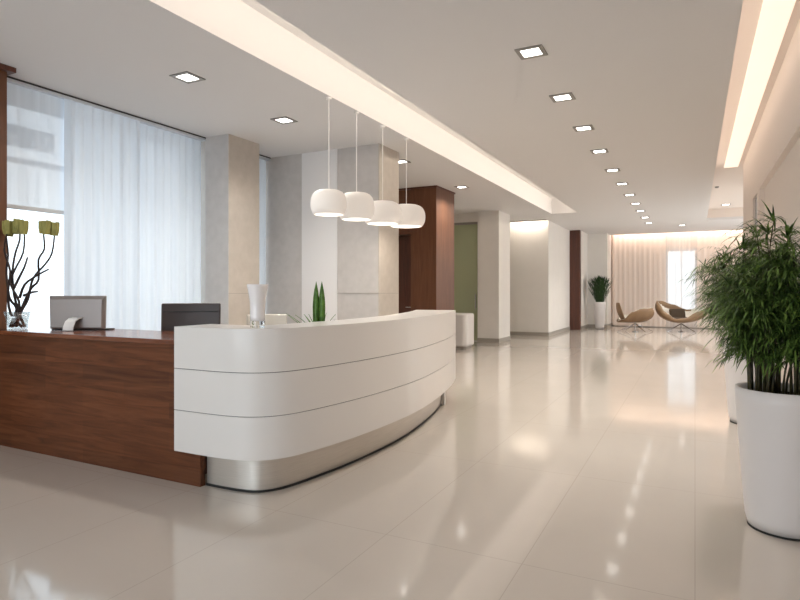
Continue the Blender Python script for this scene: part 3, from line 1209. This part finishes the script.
for i, br in enumerate(branches):
    d0 = (i % 3 - 1) * 0.03
    P = catmull([(a - 0.02 * min(1, z), z) for a, z in br], 3)
    bm = B()
    n = len(P)
    tube(bm, [lp(p.x + 0.006 * math.sin(9 * p.y + i), p.y, d0 * (k / n)) for k, p in enumerate(P)], [0.0125 - 0.006 * k / n for k in range(n)], 7)
    obj('branch', bm, M_BRANCH, t, smooth=True)
    if i < 6:
        ends.append((br[-1][0], br[-1][1], d0))
for i, (a, z, d0) in enumerate(ends + [(0.285, 0.86, -0.01), (-0.02, 0.875, 0.02)]):
    bm = B()
    rnd = random.Random(i)
    # ragged block of upright bracts
    for k in range(7):
        ang = 2 * PI * k / 7
        r0, r1 = 0.029, 0.037 + rnd.uniform(-0.003, 0.004)
        hh = 0.118 + rnd.uniform(-0.008, 0.008)
        c_, s_ = math.cos(ang), math.sin(ang)
        side = Vector((-s_, c_, 0))
        A = [Vector((r0 * c_, r0 * s_, 0)) + side * q for q in (-0.012, 0.012)]
        Bm = [Vector((r1 * c_, r1 * s_, hh * 0.45)) + side * q for q in (-0.016, 0.016)]
        Cm = [Vector((r1 * 0.95 * c_, r1 * 0.95 * s_, hh)) + side * q for q in (-0.017, 0.017)]
        vv = [bm.verts.new(p) for p in (A[0], A[1], Bm[0], Bm[1], Cm[0], Cm[1])]
        bm.faces.new([vv[0], vv[1], vv[3], vv[2]])
        bm.faces.new([vv[2], vv[3], vv[5], vv[4]])
    lathe(bm, [(0.022, 0), (0.030, 0.03), (0.031, 0.110), (0.014, 0.114)], 10)
    o = obj('bloom', bm, M_BLOOM, t, loc=lp(max(a - 0.02, -0.10), 0.845 + 0.35 * (z - 0.86), d0), rot=(0.1 * math.sin(i), 0.08 * math.cos(i * 2), i))
    o.modifiers.new('solid', 'SOLIDIFY').thickness = 0.003


# ------------------------------------------------------------------ potted plants
def pot(t, r0, r1, h):
    bm = B()
    prof = []
    for k in range(13):
        f = k / 12
        prof.append((r0 + (r1 - r0) * (f ** 0.85), h * f))
    prof[0] = (r0 * 0.97, 0.012)
    prof += [(r1 - 0.012, h + 0.004), (r1 - 0.028, h), (r1 - 0.035, h - 0.06)]
    lathe(bm, prof, 64)
    obj('pot', bm, M_POT, t, smooth=True)
    bm = B()
    lathe(bm, [(r0 * 0.98, 0.0), (r0 * 0.98, 0.012)], 48)
    obj('foot_ring', bm, M_BLACK, t)
    bm = B()
    lathe(bm, [(r1 - 0.036, h - 0.062), (r1 - 0.036, h - 0.045)], 32)
    obj('soil', bm, M_SOIL, t)


def leafstrip(bm, p, d, L, w, droop, lim, n=4):
    """narrow arching leaf: starts at p going along d, bending down"""
    d = d.normalized()
    side = d.cross(Vector((0, 0, 1)))
    if side.length < 0.05:
        side = Vector((1, 0, 0))
    side.normalize()
    pts = []
    pos = p.copy()
    dd = d.copy()
    for i in range(n + 1):
        pts.append(pos.copy())
        pos += dd * (L / n)
        dd = (dd + Vector((0, 0, -droop / n))).normalized()
    if any(q.x > lim for q in pts):
        return
    prev = None
    for i, q in enumerate(pts):
        ww = w * (0.5, 1.0, 0.85, 0.5, 0.06)[i]
        cur = [bm.verts.new(q - side * ww), bm.verts.new(q + side * ww)]
        if prev:
            bm.faces.new([prev[0], prev[1], cur[1], cur[0]])
        prev = cur


def feathery(t, seed, clumps, z0, top, spread, lim, n_stem, frond_n, bias=None, pend=0.5, lo=0.42, ls=1.0):
    rnd = random.Random(seed)
    sb, lb = B(), B()
    for s in range(n_stem):
        a = rnd.uniform(0, 2 * PI)
        cx_, cy_, cr_ = clumps[s % len(clumps)]
        r = cr_ * math.sqrt(rnd.random())
        base = Vector((cx_ + r * math.cos(a), cy_ + r * math.sin(a), z0))
        a2 = a + rnd.uniform(-0.6, 0.6)
        out = spread * rnd.uniform(0.15, 1.0)
        hh = (top - z0) * rnd.uniform(0.42, 1.0) * (1 - 0.30 * (out / spread))
        end = base + Vector((out * math.cos(a2), out * math.sin(a2), hh))
        if bias:
            end += Vector(bias) * rnd.random()
        end.x = min(end.x, lim - 0.04)
        pts = []
        for k in range(7):
            f = k / 6
            p = base.lerp(end, f)
            p.z = z0 + hh * (1 - (1 - f) ** 1.25)
            hor = f ** 2.0
            p.x = base.x + (end.x - base.x) * hor
            p.y = base.y + (end.y - base.y) * hor
            pts.append(p)
        tube(sb, pts, [0.0075 - 0.0009 * k for k in range(7)], 5)
        # side fronds with narrow leaflets
        for q in range(frond_n):
            f = rnd.uniform(lo, 1.0)
            i = min(5, int(f * 6))
            p = pts[i].lerp(pts[i + 1], f * 6 - i)
            fa = rnd.uniform(0, 2 * PI) if rnd.random() < 0.5 else a2 + rnd.uniform(-1.0, 1.0)
            fd = Vector((math.cos(fa), math.sin(fa), rnd.uniform(0.15, 1.1))).normalized()
            FL = rnd.uniform(0.16, 0.34) * pend * 2
            pos = p.copy()
            dd = fd.copy()
            nn = 7
            for k in range(nn):
                if pos.x > lim - 0.01:
                    break
                sd = dd.cross(Vector((0, 0, 1))).normalized()
                for sgn in (-1, 1):
                    ld = (dd * 0.9 + sd * sgn * rnd.uniform(0.5, 1.0) + Vector((0, 0, rnd.uniform(-0.1, 0.25))))
                    leafstrip(lb, pos, ld, rnd.uniform(0.07, 0.15) * ls, rnd.uniform(0.0024, 0.0046), rnd.uniform(0.4, 1.2), lim)
                pos = pos + dd * FL / nn
                dd = (dd + Vector((0, 0, -0.16))).normalized()
            leafstrip(lb, pos, dd, ls * rnd.uniform(0.10, 0.18), 0.005, 0.8, lim)
        # tip tuft
        for q in range(9):
            aa = rnd.uniform(0, 2 * PI)
            leafstrip(lb, pts[-1], Vector((math.cos(aa), math.sin(aa), rnd.uniform(0.2, 1.6))), ls * rnd.uniform(0.12, 0.24), 0.006, rnd.uniform(0.5, 1.4), lim)
    obj('stem', sb, M_STEM, t, smooth=True)
    obj('foliage', lb, M_LEAF, t)


t = thing('potted_plant', 'feathery green plant in the tall white pot nearest the camera', 'potted plant', (0.45, 3.92, 0), 0, 'feathery plants in tall white pots by the right wall')
pot(t, 0.185, 0.245, 0.79)
feathery(t, 21, ((-0.12, -0.02, 0.06), (0.10, 0.02, 0.07), (-0.03, 0.10, 0.06)), 0.73, 1.80, 0.17, 0.84 - 0.45 - 0.01, 64, 18, bias=(0.03, 0, 0), pend=0.30, lo=0.46, ls=0.75)
t = thing('potted_plant', 'feathery green plant in the white pot behind the nearest one', 'potted plant', (0.50, 6.87, 0), 0, 'feathery plants in tall white pots by the right wall')
pot(t, 0.185, 0.245, 0.79)
feathery(t, 33, ((-0.10, 0, 0.08), (0.08, 0.02, 0.08)), 0.73, 1.98, 0.27, 0.84 - 0.50 - 0.01, 66, 20, bias=(-0.02, -0.03, 0), pend=0.42, lo=0.36)

# distant bush
t = thing('potted_plant', 'dark bushy plant in a tall white tapered pot by the lounge alcove', 'potted plant', (-2.95, 21.1, 0))
pot(t, 0.14, 0.20, 0.93)
rnd = random.Random(3)
bm = B()
for s in range(900):
    a = rnd.uniform(0, 2 * PI)
    f = rnd.random() ** 0.6
    tx = 0.38 * f
    h0 = rnd.uniform(0.1, 0.88) if rnd.random() < 0.85 else 0.02
    prof = 0.35 + 0.65 * min(1, h0 / 0.5)
    p = Vector((0.10 * f * math.cos(a) + (tx - 0.10 * f) * min(1, h0 / 0.55) * math.cos(a), 0.10 * f * math.sin(a) + (tx - 0.10 * f) * min(1, h0 / 0.55) * math.sin(a), 0.87 + h0 * (1 - 0.15 * f * f)))
    leafstrip(bm, p, Vector((math.cos(a) * 0.5, math.sin(a) * 0.5, 1.2)), rnd.uniform(0.10, 0.22), 0.016, 0.5, 9)
obj('foliage', bm, M_LEAFD, t)
bm = B()
for s in range(14):
    a = 2 * PI * s / 14
    tube(bm, [(0.07 * math.cos(a), 0.07 * math.sin(a), 0.87), (0.09 * math.cos(a), 0.09 * math.sin(a), 1.15), (0.22 * math.cos(a), 0.22 * math.sin(a), 1.6)], [0.012, 0.01, 0.005], 5)
obj('stem', bm, M_LEAFD, t)


# ------------------------------------------------------------------ lounge chairs
def shell(fn, nu=40, nv=10):
    bm = B()
    c = bm.verts.new(fn(0, 0))
    rings = []
    for j in range(1, nv + 1):
        rings.append([bm.verts.new(fn(2 * PI * i / nu, j / nv)) for i in range(nu)])
    for i in range(nu):
        bm.faces.new([c, rings[0][i], rings[0][(i + 1) % nu]])
    for a, b in zip(rings, rings[1:]):
        for i in range(nu):
            bm.faces.new([a[i], b[i], b[(i + 1) % nu], a[(i + 1) % nu]])
    return bm


def star_base(t, h, r, n=4, a0=0.4):
    bm = B()
    tube(bm, [(0, 0, 0.04), (0, 0, h)], 0.022, 12)
    obj('pedestal', bm, M_CHROME, t)
    for k in range(n):
        a = a0 + 2 * PI * k / n
        bm = B()
        tube(bm, [(0, 0, h - 0.06), (r * 0.55 * math.cos(a), r * 0.55 * math.sin(a), (h - 0.06) * 0.45), (r * math.cos(a), r * math.sin(a), 0.012)], [0.016, 0.014, 0.010], 8)
        obj('leg', bm, M_CHROME, t)
    bm = B()
    lathe(bm, [(0.10, 0.0005), (0.10, 0.012), (0.03, 0.04)], 24)
    obj('foot_plate', bm, M_CHROME, t, smooth=False)


def bump(a, c, w):
    d = (a - c + PI) % (2 * PI) - PI
    return math.exp(-(d / w) ** 2)


# right chair: wide winged shell, cream inside
t = thing('lounge_chair', 'winged tan lounge chair with cream inside before the bright lounge window', 'lounge chair', (-0.40, 20.85, 0), view, 'tan shell lounge chairs')


def table(a, T):
    """smooth periodic interpolation of (degrees, value) pairs"""
    d = math.degrees(a) % 360
    T = sorted(T)
    T = [(T[-1][0] - 360, T[-1][1])] + T + [(T[0][0] + 360, T[0][1])]
    for (a0, v0), (a1, v1) in zip(T, T[1:]):
        if a0 <= d <= a1:
            f = (d - a0) / (a1 - a0)
            f = f * f * (3 - 2 * f)
            return v0 + (v1 - v0) * f


def fB(a, t_):
    h = table(a, [(0, 0.50), (35, 0.46), (62, 0.40), (95, 0.58), (130, 0.70), (165, 0.70), (190, 0.60), (215, 0.32), (240, 0.12), (262, 0.14), (290, 0.36), (320, 0.50)])
    ax = 0.80 if math.cos(a) < 0 else 0.90
    rad = math.sin(t_ * (1.95 - 0.35 * (math.cos(a) > 0) * math.cos(a))) if t_ > 0 else 0
    return (ax * rad * math.cos(a), 0.50 * rad * math.sin(a), 0.30 + h * (1 - math.cos(t_ * 1.75)) / 1.18)


o = obj('shell', shell(fB), M_TAN, t, smooth=True, solid=0.035)


def fBi(a, t_):
    x, y, z = fB(a, t_ * 0.985)
    k = 0.965
    return (x * k, y * k, z + 0.03 - 0.012 * t_)


obj('lining', shell(fBi), M_CREAM, t, smooth=True)
bm = B()
prism(bm, rrect(-0.36, 0.30, -0.26, 0.24, 0.12), 0.36, 0.47)
obj('seat_cushion', bm, M_CUSH, t, bevel=0.03, seg=3)
bm = B()
prism(bm, rrect(-0.20, 0.30, -0.05, 0.06, 0.04), 0.0, 0.30)
obj('back_cushion', bm, M_CUSH, t, bevel=0.03, seg=3, loc=(-0.05, 0.22, 0.44), rot=(-0.25, 0, 0))
star_base(t, 0.32, 0.58, 4, 0.35)

# left chair: leaf-shaped shell seen from its side, slim back fin
t = thing('lounge_chair', 'tan lounge chair with thin upright back fin, left of the winged one', 'lounge chair', (-1.72, 20.15, 0), view, 'tan shell lounge chairs')


def fA(a, t_):
    h = table(a, [(0, 0.42), (50, 0.36), (110, 0.20), (180, 0.02), (215, 0.10), (245, 0.34), (275, 0.45), (330, 0.46)])
    rad = math.sin(t_ * (1.6 + 0.45 * max(0, math.cos(a)))) if t_ > 0 else 0
    return (0.57 * rad * math.cos(a), 0.42 * rad * math.sin(a), 0.31 + h * (1 - math.cos(t_ * 1.8)) / 1.22)


obj('shell', shell(fA), M_TAN, t, smooth=True, solid=0.035)
obj('lining', shell(lambda a, s: (fA(a, s)[0] * 0.955, fA(a, s)[1] * 0.955, fA(a, s)[2] + 0.028 - 0.012 * s)), M_CREAM, t, smooth=True)
bm = B()
rows = []
for j in range(9):
    f = j / 8
    hw = 0.20 * math.sin(PI * (0.18 + 0.70 * f)) ** 0.7
    x = -0.36 - 0.20 * f - 0.04 * math.sin(PI * f)
    rows.append([bm.verts.new((x + 0.015 * (1 - (2 * i / 8 - 1) ** 2) * -1, hw * (2 * i / 8 - 1), 0.34 + 0.60 * f)) for i in range(9)])
for a, b in zip(rows, rows[1:]):
    for i in range(8):
        bm.faces.new([a[i], a[i + 1], b[i + 1], b[i]])
obj('backrest', bm, M_TAN, t, smooth=True, solid=0.035)
star_base(t, 0.33, 0.62, 4, 0.15)
